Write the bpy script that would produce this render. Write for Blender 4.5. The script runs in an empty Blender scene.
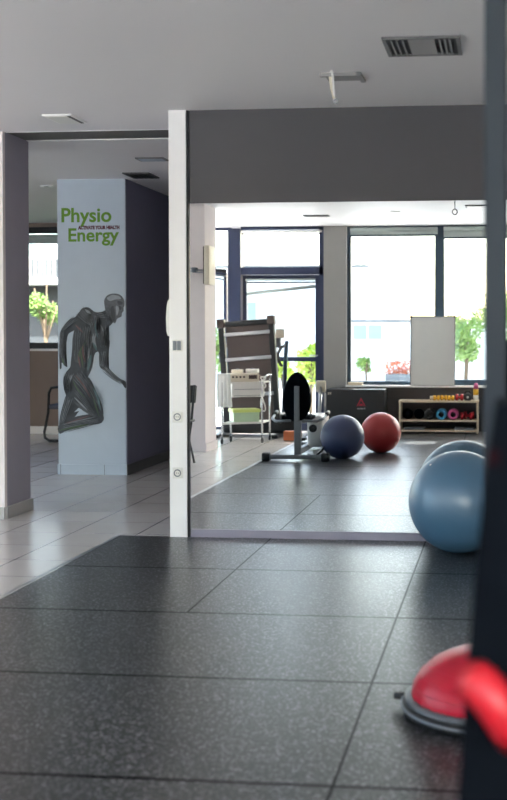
import bpy, bmesh, math, random
from mathutils import Vector, Matrix
random.seed(7)
PI = math.pi
sc = bpy.context.scene
col = sc.collection

# ------------------------------------------------------------------ camera, sky, sun, exposure
F = 1151.0
cam_d = bpy.data.cameras.new('camera')
cam = bpy.data.objects.new('camera', cam_d); col.objects.link(cam)
cam_d.sensor_fit = 'VERTICAL'; cam_d.sensor_height = 36.0
cam_d.lens = F / 800.0 * 36.0
pitch = math.atan(24 / F); yaw = math.atan(118 / F)
cam.location = (0, -7.30, 1.34)
cam.rotation_euler = (PI / 2 - pitch, 0, yaw)
cam_d.shift_x = (253.5 - 387) / 800.0
cam_d.shift_y = -(400 - 356) / 800.0
cam_d.clip_start = 0.05; cam_d.clip_end = 400
cam_d.dof.use_dof = True; cam_d.dof.focus_distance = 9.0
cam_d.dof.aperture_fstop = 2.6
sc.camera = cam

w = bpy.data.worlds.new('sky'); sc.world = w; w.use_nodes = True
nt = w.node_tree; bg = nt.nodes['Background']
sky = nt.nodes.new('ShaderNodeTexSky'); sky.sky_type = 'NISHITA'
sky.sun_disc = False; sky.sun_elevation = math.radians(42); sky.sun_rotation = math.radians(150)
sky.air_density = 1.0; sky.dust_density = 3.0; sky.ozone_density = 1.0
nt.links.new(sky.outputs[0], bg.inputs[0]); bg.inputs[1].default_value = 0.55

sun_d = bpy.data.lights.new('sun', 'SUN'); sun = bpy.data.objects.new('sun', sun_d); col.objects.link(sun)
sun_d.energy = 9.0; sun_d.angle = math.radians(0.6); sun_d.color = (1, 0.965, 0.925)
sun.rotation_euler = Vector((0.22, -1.0, 1.33)).to_track_quat('Z', 'Y').to_euler()

sc.view_settings.view_transform = 'Standard'; sc.view_settings.look = 'None'
sc.view_settings.gamma = 1.0; sc.view_settings.use_curve_mapping = False
sc.view_settings.exposure = 1.2
sc.cycles.max_bounces = 14; sc.cycles.diffuse_bounces = 7; sc.cycles.glossy_bounces = 6
sc.cycles.transparent_max_bounces = 16
sc.cycles.sample_clamp_indirect = 6.0

def portal(name, loc, rot, sx, sz):
    d = bpy.data.lights.new(name, 'AREA'); d.shape = 'RECTANGLE'; d.size = sx; d.size_y = sz
    d.cycles.is_portal = True
    o = bpy.data.objects.new(name, d); col.objects.link(o); o.location = loc; o.rotation_euler = rot
portal('window_portal', (-2.4, -8.45, 1.5), (PI / 2, 0, PI), 11.2, 2.9)
portal('hall_window_portal', (-6.0, 7.6, 1.9), (PI / 2, 0, 0), 2.6, 1.7)
portal('side_window_portal', (-8.35, -4.0, 1.6), (PI / 2, 0, -PI / 2), 7.4, 2.6)

# ------------------------------------------------------------------ materials
def lin(r, g, b):
    f = lambda c: (c / 255 / 12.92) if c / 255 <= 0.04045 else ((c / 255 + 0.055) / 1.055) ** 2.4
    return (f(r), f(g), f(b), 1)

def mat(name, rgb, rough=0.5, metal=0.0, spec=0.5, noise=0.04, nscale=8.0, bump=0.0, bscale=60.0, coat=0.0):
    m = bpy.data.materials.new(name); m.use_nodes = True
    t = m.node_tree; p = t.nodes['Principled BSDF']
    c = lin(*rgb)
    p.inputs['Roughness'].default_value = rough; p.inputs['Metallic'].default_value = metal
    p.inputs['Specular IOR Level'].default_value = spec
    p.inputs['Coat Weight'].default_value = coat
    tc = t.nodes.new('ShaderNodeTexCoord')
    n = t.nodes.new('ShaderNodeTexNoise'); n.inputs['Scale'].default_value = nscale; n.inputs['Detail'].default_value = 4
    t.links.new(tc.outputs['Object'], n.inputs['Vector'])
    mx = t.nodes.new('ShaderNodeMix'); mx.data_type = 'RGBA'
    mx.inputs['A'].default_value = tuple(x * (1 - noise) for x in c[:3]) + (1,)
    mx.inputs['B'].default_value = tuple(min(1, x * (1 + noise)) for x in c[:3]) + (1,)
    t.links.new(n.outputs['Fac'], mx.inputs['Factor']); t.links.new(mx.outputs['Result'], p.inputs['Base Color'])
    if bump:
        n2 = t.nodes.new('ShaderNodeTexNoise'); n2.inputs['Scale'].default_value = bscale
        t.links.new(tc.outputs['Object'], n2.inputs['Vector'])
        b = t.nodes.new('ShaderNodeBump'); b.inputs['Strength'].default_value = bump; b.inputs['Distance'].default_value = 0.004
        t.links.new(n2.outputs['Fac'], b.inputs['Height']); t.links.new(b.outputs['Normal'], p.inputs['Normal'])
    return m

M = {}
M['white_wall'] = mat('white_wall', (232, 222, 220), 0.7, bump=0.05)
M['hall_wall'] = mat('hall_wall', (178, 190, 202), 0.6, bump=0.05)
M['pier_shade_mauve'] = mat('pier_shade_mauve', (128, 126, 144), 0.75, bump=0.05)
M['shaded_mauve'] = mat('shaded_mauve', (158, 154, 164), 0.7)
M['beige_wall'] = mat('beige_wall', (140, 124, 116), 0.75, bump=0.05)
M['grey_wall'] = mat('grey_wall', (84, 82, 85), 0.7, bump=0.05)
M['pilaster_grey'] = mat('pilaster_grey', (150, 148, 146), 0.7)
M['ceiling'] = mat('ceiling_paint', (234, 231, 231), 0.5, nscale=0.7, noise=0.03)
M['skirting'] = mat('skirting', (175, 172, 168), 0.4)
M['trim_white'] = mat('trim_white', (244, 242, 240), 0.35)
M['slot_grey'] = mat('slot_grey', (96, 94, 92), 0.6)
M['base_mauve'] = mat('base_mauve', (150, 146, 160), 0.4)
M['frame_navy'] = mat('frame_navy', (44, 54, 84), 0.4)
M['frame_teal'] = mat('frame_teal', (50, 72, 88), 0.4)
M['frame_black'] = mat('frame_black', (22, 24, 32), 0.4)
M['black'] = mat('black_plastic', (22, 22, 24), 0.45)
M['black_pad'] = mat('black_vinyl', (11, 15, 21), 0.9, spec=0.04, bump=0.2, bscale=120)
M['rubber_black'] = mat('rubber_black', (28, 28, 30), 0.6)
M['vent_grey'] = mat('vent_grey', (158, 157, 156), 0.5)
M['steel'] = mat('brushed_steel', (170, 172, 176), 0.3, 0.9)
M['chrome'] = mat('chrome', (210, 212, 215), 0.15, 1.0)
M['grey_metal'] = mat('grey_metal', (120, 126, 132), 0.4, 0.3)
M['rack'] = mat('rack_steel', (36, 44, 53), 0.6, 0.0, 0.3)
M['white_plastic'] = mat('white_plastic', (232, 230, 224), 0.35)
M['cream_plastic'] = mat('cream_plastic', (222, 212, 192), 0.4)
M['towel'] = mat('towel', (225, 228, 224), 0.9, bump=0.5, bscale=300)
M['green_box'] = mat('green_box', (190, 215, 182), 0.3)
M['yellow'] = mat('yellow_vinyl', (232, 178, 40), 0.4)
M['lime'] = mat('lime_lid', (206, 220, 130), 0.4)
M['red_vinyl'] = mat('red_vinyl', (190, 26, 40), 0.4)
M['pink'] = mat('pink_foam', (205, 90, 140), 0.6)
M['blue_foam'] = mat('blue_foam', (60, 150, 190), 0.6)
M['ball_blue'] = mat('ball_blue', (74, 112, 140), 0.33, spec=1.0, coat=0.0, noise=0.05)
M['ball_navy'] = mat('ball_navy', (58, 70, 106), 0.38, spec=0.6)
M['ball_red'] = mat('ball_red', (180, 56, 56), 0.35)
M['dome_red'] = mat('dome_red', (186, 6, 44), 0.33)
M['bosu_grey'] = mat('bosu_grey', (84, 88, 92), 0.3)
M['wood'] = mat('pale_wood', (226, 208, 180), 0.5, noise=0.12, nscale=14)
M['orange_wood'] = mat('orange_cork', (190, 108, 66), 0.6)
M['deck_brown'] = mat('deck_brown', (74, 60, 56), 0.5)
M['whiteboard'] = mat('whiteboard', (228, 228, 224), 0.3)
M['board_frame'] = mat('board_frame', (120, 120, 120), 0.5, 0.0)
M['blind'] = mat('roller_blind', (176, 186, 182), 0.8)
M['text_green'] = mat('text_green', (92, 136, 18), 0.6)
M['text_red'] = mat('text_red', (84, 22, 38), 0.6)
M['logo_red'] = mat('logo_red', (200, 44, 70), 0.5)
M['logo_white'] = mat('logo_white', (190, 190, 190), 0.5)
M['seat_grey'] = mat('seat_grey', (84, 86, 100), 0.8)
M['muscle_dark'] = mat('muscle_dark', (62, 66, 72), 0.6, noise=0.5, nscale=22)
M['muscle_shade'] = mat('muscle_shade', (40, 43, 50), 0.6)
M['muscle_mid'] = mat('muscle_mid', (88, 91, 97), 0.6, noise=0.5, nscale=30)
M['muscle_light'] = mat('muscle_light', (136, 142, 148), 0.6, noise=0.3, nscale=30)
M['muscle_green'] = mat('muscle_green', (76, 96, 72), 0.6)
M['muscle_red'] = mat('muscle_red', (108, 82, 84), 0.6)
M['muscle_teal'] = mat('muscle_teal', (80, 104, 108), 0.6)
M['facade'] = mat('facade_white', (240, 238, 232), 0.8)
M['facade_dark'] = mat('facade_dark', (66, 70, 74), 0.8)
M['facade_grey'] = mat('facade_grey', (120, 124, 126), 0.8)
M['facade_glass'] = mat('facade_window', (150, 165, 165), 0.3)
M['paving'] = mat('paving', (205, 203, 201), 0.9, noise=0.08)
M['bark'] = mat('bark', (108, 92, 74), 0.9)
M['terracotta'] = mat('terracotta', (190, 110, 76), 0.8)

def leaf_mat(name, a, b):
    m = mat(name, a, 0.6); t = m.node_tree
    t.nodes['Mix'].inputs['A'].default_value = lin(*a); t.nodes['Mix'].inputs['B'].default_value = lin(*b)
    t.nodes['Principled BSDF'].inputs['Transmission Weight'].default_value = 0.0
    return m
M['leaf'] = leaf_mat('leaf_green', (60, 98, 60), (150, 178, 84))
M['leaf_lime'] = leaf_mat('leaf_lime', (120, 160, 50), (206, 220, 96))

# glass: thin pane, see-through with a faint reflection
g = bpy.data.materials.new('window_glass'); g.use_nodes = True; t = g.node_tree
for n in list(t.nodes): t.nodes.remove(n)
out = t.nodes.new('ShaderNodeOutputMaterial'); mx = t.nodes.new('ShaderNodeMixShader')
tr = t.nodes.new('ShaderNodeBsdfTransparent'); gl = t.nodes.new('ShaderNodeBsdfGlossy')
tr.inputs[0].default_value = (0.94, 0.97, 0.96, 1); gl.inputs['Roughness'].default_value = 0.02
mx.inputs[0].default_value = 0.06
t.links.new(tr.outputs[0], mx.inputs[1]); t.links.new(gl.outputs[0], mx.inputs[2]); t.links.new(mx.outputs[0], out.inputs[0])
M['glass'] = g
# mirror
m = bpy.data.materials.new('mirror_silver'); m.use_nodes = True
p = m.node_tree.nodes['Principled BSDF']
p.inputs['Base Color'].default_value = (0.90, 0.92, 0.91, 1); p.inputs['Metallic'].default_value = 1; p.inputs['Roughness'].default_value = 0.0
M['mirror'] = m

def grid_lines(t, tc, ox, oy, sx, sy, wx, wy):
    """1 on the joint lines of a rectangular tiling, in object coordinates"""
    sep = t.nodes.new('ShaderNodeSeparateXYZ'); t.links.new(tc.outputs['Object'], sep.inputs[0])
    outs = []
    for k, (o_, s, wid) in enumerate(((ox, sx, wx), (oy, sy, wy))):
        a = t.nodes.new('ShaderNodeMath'); a.operation = 'SUBTRACT'; a.inputs[1].default_value = o_ - s / 2
        t.links.new(sep.outputs[k], a.inputs[0])
        b = t.nodes.new('ShaderNodeMath'); b.operation = 'WRAP'; b.inputs[1].default_value = s / 2; b.inputs[2].default_value = -s / 2
        # wrap(x - (o - s/2)) shifted so that 0 is the joint
        c = t.nodes.new('ShaderNodeMath'); c.operation = 'SUBTRACT'; c.inputs[1].default_value = s / 2
        t.links.new(a.outputs[0], c.inputs[0]); t.links.new(c.outputs[0], b.inputs[0])
        d = t.nodes.new('ShaderNodeMath'); d.operation = 'ABSOLUTE'; t.links.new(b.outputs[0], d.inputs[0])
        e = t.nodes.new('ShaderNodeMath'); e.operation = 'LESS_THAN'; e.inputs[1].default_value = wid / 2
        t.links.new(d.outputs[0], e.inputs[0]); outs.append(e)
    mxm = t.nodes.new('ShaderNodeMath'); mxm.operation = 'MAXIMUM'
    t.links.new(outs[0].outputs[0], mxm.inputs[0]); t.links.new(outs[1].outputs[0], mxm.inputs[1])
    return mxm, outs

# pale floor tile
m = bpy.data.materials.new('pale_tile'); m.use_nodes = True; t = m.node_tree; p = t.nodes['Principled BSDF']
tc = t.nodes.new('ShaderNodeTexCoord'); lines, ls = grid_lines(t, tc, -2.87, 0.10, 0.45, 0.45, 0.008, 0.006)
n = t.nodes.new('ShaderNodeTexNoise'); n.inputs['Scale'].default_value = 2.5; n.inputs['Detail'].default_value = 6
t.links.new(tc.outputs['Object'], n.inputs['Vector'])
a = t.nodes.new('ShaderNodeMix'); a.data_type = 'RGBA'; a.inputs['A'].default_value = lin(204, 198, 192); a.inputs['B'].default_value = lin(220, 215, 210)
t.links.new(n.outputs['Fac'], a.inputs['Factor'])
b = t.nodes.new('ShaderNodeMix'); b.data_type = 'RGBA'; b.inputs['B'].default_value = lin(92, 88, 86)
t.links.new(a.outputs['Result'], b.inputs['A']); t.links.new(lines.outputs[0], b.inputs['Factor']); t.links.new(b.outputs['Result'], p.inputs['Base Color'])
p.inputs['Roughness'].default_value = 0.2
M['tile'] = m

# black speckled rubber
m = bpy.data.materials.new('speckled_rubber'); m.use_nodes = True; t = m.node_tree; p = t.nodes['Principled BSDF']
tc = t.nodes.new('ShaderNodeTexCoord'); lines, ls = grid_lines(t, tc, -0.5, -0.985, 1.0, 1.0, 0.010, 0.018)
# the wide mats near the camera have no seam at x = -1.5
sepr = t.nodes.new('ShaderNodeSeparateXYZ'); t.links.new(tc.outputs['Object'], sepr.inputs[0])
gx = t.nodes.new('ShaderNodeMath'); gx.operation = 'GREATER_THAN'; gx.inputs[1].default_value = -1.0; t.links.new(sepr.outputs[0], gx.inputs[0])
gy = t.nodes.new('ShaderNodeMath'); gy.operation = 'GREATER_THAN'; gy.inputs[1].default_value = -1.985; t.links.new(sepr.outputs[1], gy.inputs[0])
go = t.nodes.new('ShaderNodeMath'); go.operation = 'MAXIMUM'; t.links.new(gx.outputs[0], go.inputs[0]); t.links.new(gy.outputs[0], go.inputs[1])
gm_ = t.nodes.new('ShaderNodeMath'); gm_.operation = 'MULTIPLY'; t.links.new(ls[0].outputs[0], gm_.inputs[0]); t.links.new(go.outputs[0], gm_.inputs[1])
t.links.new(gm_.outputs[0], lines.inputs[0])
v = t.nodes.new('ShaderNodeTexNoise'); v.inputs['Scale'].default_value = 88; v.inputs['Detail'].default_value = 2; v.inputs['Roughness'].default_value = 0.6
t.links.new(tc.outputs['Object'], v.inputs['Vector'])
cr = t.nodes.new('ShaderNodeValToRGB'); cr.color_ramp.elements[0].position = 0.53; cr.color_ramp.elements[0].color = (0, 0, 0, 1)
cr.color_ramp.elements[1].position = 0.67; cr.color_ramp.elements[1].color = (1, 1, 1, 1)
t.links.new(v.outputs['Fac'], cr.inputs[0])
a = t.nodes.new('ShaderNodeMix'); a.data_type = 'RGBA'; a.inputs['A'].default_value = lin(13, 14, 15); a.inputs['B'].default_value = lin(146, 146, 150)
t.links.new(cr.outputs[0], a.inputs['Factor'])
b = t.nodes.new('ShaderNodeMix'); b.data_type = 'RGBA'; b.inputs['B'].default_value = lin(20, 20, 21)
t.links.new(a.outputs['Result'], b.inputs['A']); t.links.new(lines.outputs[0], b.inputs['Factor']); t.links.new(b.outputs['Result'], p.inputs['Base Color'])
# scuffed sheen: roughness wanders over the mats
n = t.nodes.new('ShaderNodeTexNoise'); n.inputs['Scale'].default_value = 1.6; n.inputs['Detail'].default_value = 6
mp = t.nodes.new('ShaderNodeMapping'); mp.inputs['Scale'].default_value = (3.0, 0.8, 1)
t.links.new(tc.outputs['Object'], mp.inputs[0]); t.links.new(mp.outputs[0], n.inputs['Vector'])
mr = t.nodes.new('ShaderNodeMapRange'); mr.inputs['To Min'].default_value = 0.29; mr.inputs['To Max'].default_value = 0.35
t.links.new(n.outputs['Fac'], mr.inputs[0]); t.links.new(mr.outputs[0], p.inputs['Roughness'])
bp = t.nodes.new('ShaderNodeBump'); bp.inputs['Strength'].default_value = 0.25; bp.inputs['Distance'].default_value = 0.002
t.links.new(v.outputs['Fac'], bp.inputs['Height']); t.links.new(bp.outputs['Normal'], p.inputs['Normal'])
sp = t.nodes.new('ShaderNodeMapRange'); sp.inputs['To Min'].default_value = 0.75; sp.inputs['To Max'].default_value = 0.04
t.links.new(lines.outputs[0], sp.inputs[0]); t.links.new(sp.outputs[0], p.inputs['Specular IOR Level'])
M['rubber'] = m

# ------------------------------------------------------------------ mesh helpers
class MB:
    """collects shapes in world coordinates; build() links them as ONE mesh object"""
    def __init__(s): s.bm = bmesh.new(); s.sm = []
    def _merge(s, b2, smooth=False):
        me = bpy.data.meshes.new('tmp'); b2.to_mesh(me); b2.free()
        n0 = len(s.bm.faces); s.bm.from_mesh(me); bpy.data.meshes.remove(me)
        s.bm.faces.ensure_lookup_table()
        if smooth:
            for f in s.bm.faces[n0:]: f.smooth = True
        return s
    def box(s, x0, x1, y0, y1, z0, z1, bev=0.0, seg=2, rot=None, piv=None):
        b = bmesh.new(); bmesh.ops.create_cube(b, size=1)
        for v in b.verts:
            v.co = Vector(((x0 + x1) / 2 + v.co.x * (x1 - x0), (y0 + y1) / 2 + v.co.y * (y1 - y0), (z0 + z1) / 2 + v.co.z * (z1 - z0)))
        if bev: bmesh.ops.bevel(b, geom=list(b.edges), offset=bev, segments=seg, profile=0.5, affect='EDGES')
        if rot is not None:
            pv = Vector(piv) if piv else Vector(((x0 + x1) / 2, (y0 + y1) / 2, (z0 + z1) / 2))
            R = Matrix.Translation(pv) @ rot.to_4x4() @ Matrix.Translation(-pv)
            b.transform(R)
        return s._merge(b, bool(bev) and seg > 2)
    def cyl(s, p0, p1, r0, r1=None, n=20, cap=True):
        p0, p1 = Vector(p0), Vector(p1); d = p1 - p0
        b = bmesh.new(); bmesh.ops.create_cone(b, cap_ends=cap, segments=n, radius1=r0, radius2=r0 if r1 is None else r1, depth=d.length)
        b.transform(Matrix.Translation((p0 + p1) / 2) @ d.to_track_quat('Z', 'Y').to_matrix().to_4x4())
        for f in b.faces: f.smooth = len(f.verts) == 4
        return s._merge(b)
    def tube(s, pts, r, n=10, closed=False):
        pts = [Vector(q) for q in pts]; b = bmesh.new(); rings = []; N = len(pts); prev = None
        for i, q in enumerate(pts):
            a = pts[(i - 1) % N] if (closed or i > 0) else q; c = pts[(i + 1) % N] if (closed or i < N - 1) else q
            d = (c - a).normalized()
            if prev is None:
                u = d.orthogonal().normalized()
            else:
                u = (prev - d * prev.dot(d)).normalized()
            prev = u; w_ = d.cross(u)
            rings.append([b.verts.new(q + (u * math.cos(2 * PI * k / n) + w_ * math.sin(2 * PI * k / n)) * r) for k in range(n)])
        for i in range(N if closed else N - 1):
            A, B = rings[i], rings[(i + 1) % N]
            for k in range(n):
                f = b.faces.new((A[k], A[(k + 1) % n], B[(k + 1) % n], B[k])); f.smooth = True
        if not closed:
            b.faces.new(rings[0][::-1]); b.faces.new(rings[-1])
        bmesh.ops.recalc_face_normals(b, faces=b.faces)
        return s._merge(b)
    def lathe(s, prof, c, n=48, axis='Z'):
        b = bmesh.new(); rings = []
        for r, z in prof:
            if r < 1e-6: rings.append([b.verts.new((0, 0, z))])
            else: rings.append([b.verts.new((r * math.cos(2 * PI * k / n), r * math.sin(2 * PI * k / n), z)) for k in range(n)])
        for A, B in zip(rings, rings[1:]):
            for k in range(n):
                q = [A[k % len(A)], A[(k + 1) % len(A)], B[(k + 1) % len(B)], B[k % len(B)]]
                q = list(dict.fromkeys(q))
                if len(q) > 2:
                    f = b.faces.new(q); f.smooth = True
        bmesh.ops.recalc_face_normals(b, faces=b.faces)
        R = Matrix.Identity(4)
        if axis == 'X': R = Matrix.Rotation(PI / 2, 4, 'Y')
        if axis == 'Y': R = Matrix.Rotation(-PI / 2, 4, 'X')
        b.transform(Matrix.Translation(c) @ R)
        return s._merge(b)
    def sphere(s, c, r, sx=1, sy=1, sz=1, u=48, v=32):
        b = bmesh.new(); bmesh.ops.create_uvsphere(b, u_segments=u, v_segments=v, radius=r)
        for q in b.verts: q.co = Vector((q.co.x * sx, q.co.y * sy, q.co.z * sz))
        for f in b.faces: f.smooth = True
        b.transform(Matrix.Translation(c)); return s._merge(b)
    def prism(s, pts, o, ax, ay, th):
        """closed outline pts (2-D) in the plane o + x*ax + y*ay, thickness th along ax x ay (both ways of th)"""
        ax, ay, o = Vector(ax), Vector(ay), Vector(o); nn = ax.cross(ay).normalized()
        b = bmesh.new()
        A = [b.verts.new(o + ax * x + ay * y) for x, y in pts]; B = [b.verts.new(v.co + nn * th) for v in A]
        b.faces.new(A[::-1]); b.faces.new(B)
        for i in range(len(A)):
            j = (i + 1) % len(A); b.faces.new((A[i], A[j], B[j], B[i]))
        bmesh.ops.recalc_face_normals(b, faces=b.faces)
        return s._merge(b)
    def build(s, name, m, parent=None, origin=None):
        org = Vector(origin) if origin else (parent_loc(parent) if parent else Vector((0, 0, 0)))
        if parent and not origin: org = parent_loc(parent)
        s.bm.transform(Matrix.Translation(-org))
        me = bpy.data.meshes.new(name); s.bm.to_mesh(me); s.bm.free()
        me.materials.append(m)
        o = bpy.data.objects.new(name, me); col.objects.link(o)
        if parent: o.parent = parent
        else: o.location = org
        return o

def parent_loc(p):
    v = Vector((0, 0, 0))
    while p: v += p.location; p = p.parent
    return v
def tag(o, label, cat, group=None, kind=None):
    o['label'] = label; o['category'] = cat
    if group: o['group'] = group
    if kind: o['kind'] = kind
    return o
def thing(name, label, cat, loc=(0, 0, 0), group=None):
    o = bpy.data.objects.new(name, None); col.objects.link(o); o.location = loc; o.empty_display_size = 0.1
    return tag(o, label, cat, group)
def struct(mb, name, m, parent=None):
    o = mb.build(name, m, parent)
    if not parent: o['kind'] = 'structure'
    return o
def copy_tree(o, parent=None):
    c = o.copy(); col.objects.link(c); c.parent = parent
    for ch in [k for k in bpy.data.objects if k.parent == o]: copy_tree(ch, c)
    return c
def B(*a, **k): return MB().box(*a, **k)

H = 2.77            # ceiling height
YW = -8.10          # inner face of the window wall

# ------------------------------------------------------------------ setting: shell
struct(B(-8.2, 2.8, -8.4, 7.6, -0.1, 0.0), 'floor', M['tile'])
struct(B(-2.5, 2.7, YW, -0.012, 0.0, 0.008), 'floor_rubber', M['rubber'])
struct(B(-2.532, -2.5, YW, -0.012, 0.0, 0.010, 0.003), 'trim_4', M['steel'])
struct(B(-8.2, 2.8, -8.4, 0.66, H, H + 0.15), 'ceiling', M['ceiling'])
struct(B(-8.2, 2.8, 1.02, 7.6, H, H + 0.15), 'ceiling_hall', M['ceiling'])
struct(B(-8.2, 2.8, 0.66, 1.02, H + 0.004, H + 0.15), 'ceiling_recess', M['slot_grey'])
struct(MB().box(-8.0, -2.16, 0.645, 0.66, H - 0.003, H - 0.0003).box(-8.0, -2.16, 1.02, 1.05, H - 0.003, H - 0.0003), 'trim_2', M['trim_white'])
struct(B(2.6, 2.8, -8.4, 7.6, 0, H), 'wall_right', M['white_wall'])
# left wall with a long window onto the street
lw = MB(); lw.box(-8.2, -8.0, -8.4, -7.6, 0, H); lw.box(-8.2, -8.0, -0.4, 7.6, 0, H); lw.box(-8.2, -8.0, -7.6, -0.4, 0, 0.4)
struct(lw, 'wall_left', M['white_wall'])
# mirror wall, painted grey above, and its white end post
struct(B(-2.035, 2.6, 0.012, 0.14, 0.0, H), 'wall_back', M['grey_wall'])
struct(B(-2.03, 2.6, -0.008, 0.012, 2.172, H), 'wall_back_lintel', M['grey_wall'])
struct(B(-2.03, 2.6, -0.012, 0.010, 0.0, 0.058, 0.003), 'trim_1', M['base_mauve'])
post = struct(MB().box(-2.165, -2.062, -0.020, 0.14, 0, H), 'wall_back_post', M['trim_white'])
struct(MB().box(-2.0615, -2.050, -0.026, 0.14, 0, H), 'trim_3', M['trim_white'])
struct(B(-2.050, -2.0355, -0.012, 0.14, 0, H), 'trim_5', M['frame_black'])
struct(B(-2.16, -2.0, 0.14, 7.3, 0, H), 'wall_hall_right', M['shaded_mauve'])
# hall beyond
struct(MB().box(-8.0, -7.1, 7.3, 7.5, 0, H).box(-4.9, 2.6, 7.3, 7.5, 0, H).box(-7.1, -4.9, 7.3, 7.5, 0, 1.12).box(-7.1, -4.9, 7.3, 7.5, 2.72, H), 'wall_hall_back', M['beige_wall'])
struct(B(-4.185, -3.53, 3.16, 3.18, 0, H), 'wall_hall_front', M['hall_wall'])
struct(B(-4.185, -3.525, 3.181, 6.2, 0, H), 'wall_hall_pier', M['pier_shade_mauve'])  # same block as the front, its side shade put into the mauve
sk = MB().box(-4.19, -3.52, 3.145, 3.16, 0, 0.095)
struct(sk, 'baseboard_hall', M['hall_wall'])
struct(MB().box(-3.525, -3.508, 3.15, 6.2, 0, 0.095), 'baseboard_hall_right', M['slot_grey'])  # greyer than the front run: side shade is in the colour
struct(B(-7.9, -4.9, 7.285, 7.3, 0, 0.10), 'baseboard_hall_back', M['trim_white'])
jm = MB()
for x in (-4.16, -3.735): jm.box(x - 0.002, x + 0.002, 3.1435, 3.146, 0, 0.095)
struct(jm, 'trim_6', M['slot_grey'])
# left column: white front; the mauve side has its shade put into the colour
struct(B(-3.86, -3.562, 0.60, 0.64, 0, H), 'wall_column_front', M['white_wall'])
struct(B(-3.86, -3.562, 0.64, 1.05, 0, H), 'wall_column', M['shaded_mauve'])
struct(MB().box(-3.875, -3.56, 0.585, 0.60, 0, 0.085).box(-3.562, -3.545, 0.61, 1.065, 0, 0.085), 'baseboard_column', M['skirting'])
# white pillar seen in the mirror
struct(B(-3.86, -3.33, -5.75, -5.27, 0, H), 'wall_pillar', M['white_wall'])
struct(MB().box(-3.875, -3.315, -5.765, -5.255, 0, 0.09), 'baseboard_pillar', M['white_wall'])

# ------------------------------------------------------------------ window wall
ww = MB()
ww.box(-2.22, 2.6, YW - 0.25, YW, 0, 0.60)           # under the windows
struct(ww, 'wall_front', M['grey_wall'])
struct(B(-2.44, -2.13, YW - 0.25, YW + 0.0, 0, H), 'wall_front_pilaster', M['pilaster_grey'])
struct(B(-2.13, 2.6, YW - 0.20, YW + 0.10, 0.60, 0.625, 0.004), 'trim_7', M['trim_white'])
struct(B(-8.0, -7.6, YW - 0.25, YW, 0, H), 'wall_front_end', M['white_wall'])

def window(name, frames, panes, m, y0=None, y1=None):
    mb = MB()
    for q in frames: mb.box(*q)
    fr = struct(mb, name, m)
    pm = MB()
    for q in panes: pm.box(*q)
    pm.build('window_pane', M['glass'], fr)
    return fr
ya, yb = YW - 0.16, YW - 0.08
# window 1 : two bays and on to the right wall
def frame(x0, x1, z0, z1, w_=0.05, y0=ya, y1=yb):
    return [(x0, x0 + w_, y0, y1, z0, z1), (x1 - w_, x1, y0, y1, z0, z1), (x0 + w_, x1 - w_, y0, y1, z0, z0 + w_), (x0 + w_, x1 - w_, y0, y1, z1 - w_, z1)]
window('window_1', frame(-2.13, -0.89, 0.625, H), [(-2.08, -0.94, ya + 0.03, ya + 0.04, 0.675, H - 0.05)], M['frame_teal'])
window('window_2', frame(-0.89, 0.85, 0.625, H, 0.075), [(-0.82, 0.78, ya + 0.03, ya + 0.04, 0.675, H - 0.05)], M['frame_teal'])
window('window_3', frame(0.85, 2.6, 0.625, H), [(0.90, 2.55, ya + 0.03, ya + 0.04, 0.675, H - 0.05)], M['frame_teal'])
# glazed door group
dt = struct(MB().box(-3.78, -3.62, ya - 0.02, YW + 0.02, 0, H - 0.02, 0.004).box(-3.62, -2.48, ya, YW, 2.12, 2.22).box(-2.54, -2.48, ya, YW, 0, H).box(-3.62, -2.48, ya, YW, H - 0.045, H)
      .box(-3.62, -2.54, ya, YW, 0, 0.10), 'window_4', M['frame_navy'])
MB().box(-3.62, -2.54, ya + 0.03, ya + 0.04, 2.22, H - 0.045).build('window_pane', M['glass'], dt)
gd = MB().box(-3.61, -3.555, ya + 0.01, yb + 0.01, 0.105, 2.115).box(-2.605, -2.55, ya + 0.01, yb + 0.01, 0.105, 2.115).box(-3.555, -2.605, ya + 0.01, yb + 0.01, 2.06, 2.115)
gd.box(-3.555, -2.605, ya + 0.01, yb + 0.01, 0.94, 1.0).box(-3.555, -2.605, ya + 0.01, yb + 0.01, 0.105, 0.19)
dr = struct(gd, 'door_1', M['frame_navy'])
MB().box(-3.555, -2.605, ya + 0.04, ya + 0.05, 0.19, 2.06).build('door_pane', M['glass'], dr)
MB().cyl((-2.58, yb + 0.01, 1.02), (-2.58, yb + 0.06, 1.02), 0.012).cyl((-2.58, yb + 0.055, 1.02), (-2.68, yb + 0.055, 1.02), 0.01).build('door_handle', M['steel'], dr)
# thin white blind rails over the door
rb = thing('roller_blind', 'thin rolled white blind across the top of the glazed door seen in the mirror', 'blind', (-3.05, YW - 0.02, 2.04), 'rolled blinds on the glazed door')
MB().cyl((-3.56, YW - 0.03, 2.05), (-2.6, YW - 0.03, 2.05), 0.014).build('tube', M['blind'], rb)
MB().tube([(-3.54, YW - 0.03, 1.86), (-2.6, YW - 0.03, 1.96)], 0.024).build('bottom_bar', M['blind'], rb)
MB().box(-3.54, -2.6, YW - 0.05, YW - 0.02, 2.005, 2.025).build('lower_rail', M['black'], rb)
rb2 = thing('roller_blind', 'slim rolled white blind over the transom pane above the door', 'blind', (-3.05, YW - 0.02, 2.7))
MB().cyl((-3.60, YW + 0.015, 2.70), (-2.5, YW + 0.015, 2.70), 0.014).build('tube', M['trim_white'], rb2)
MB().tube([(-3.60, YW + 0.015, 2.672), (-2.5, YW + 0.015, 2.672)], 0.008).build('bottom_bar', M['black'], rb2)
for o in (dt, dr, rb, rb2): o.location.x += 0.04
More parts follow.
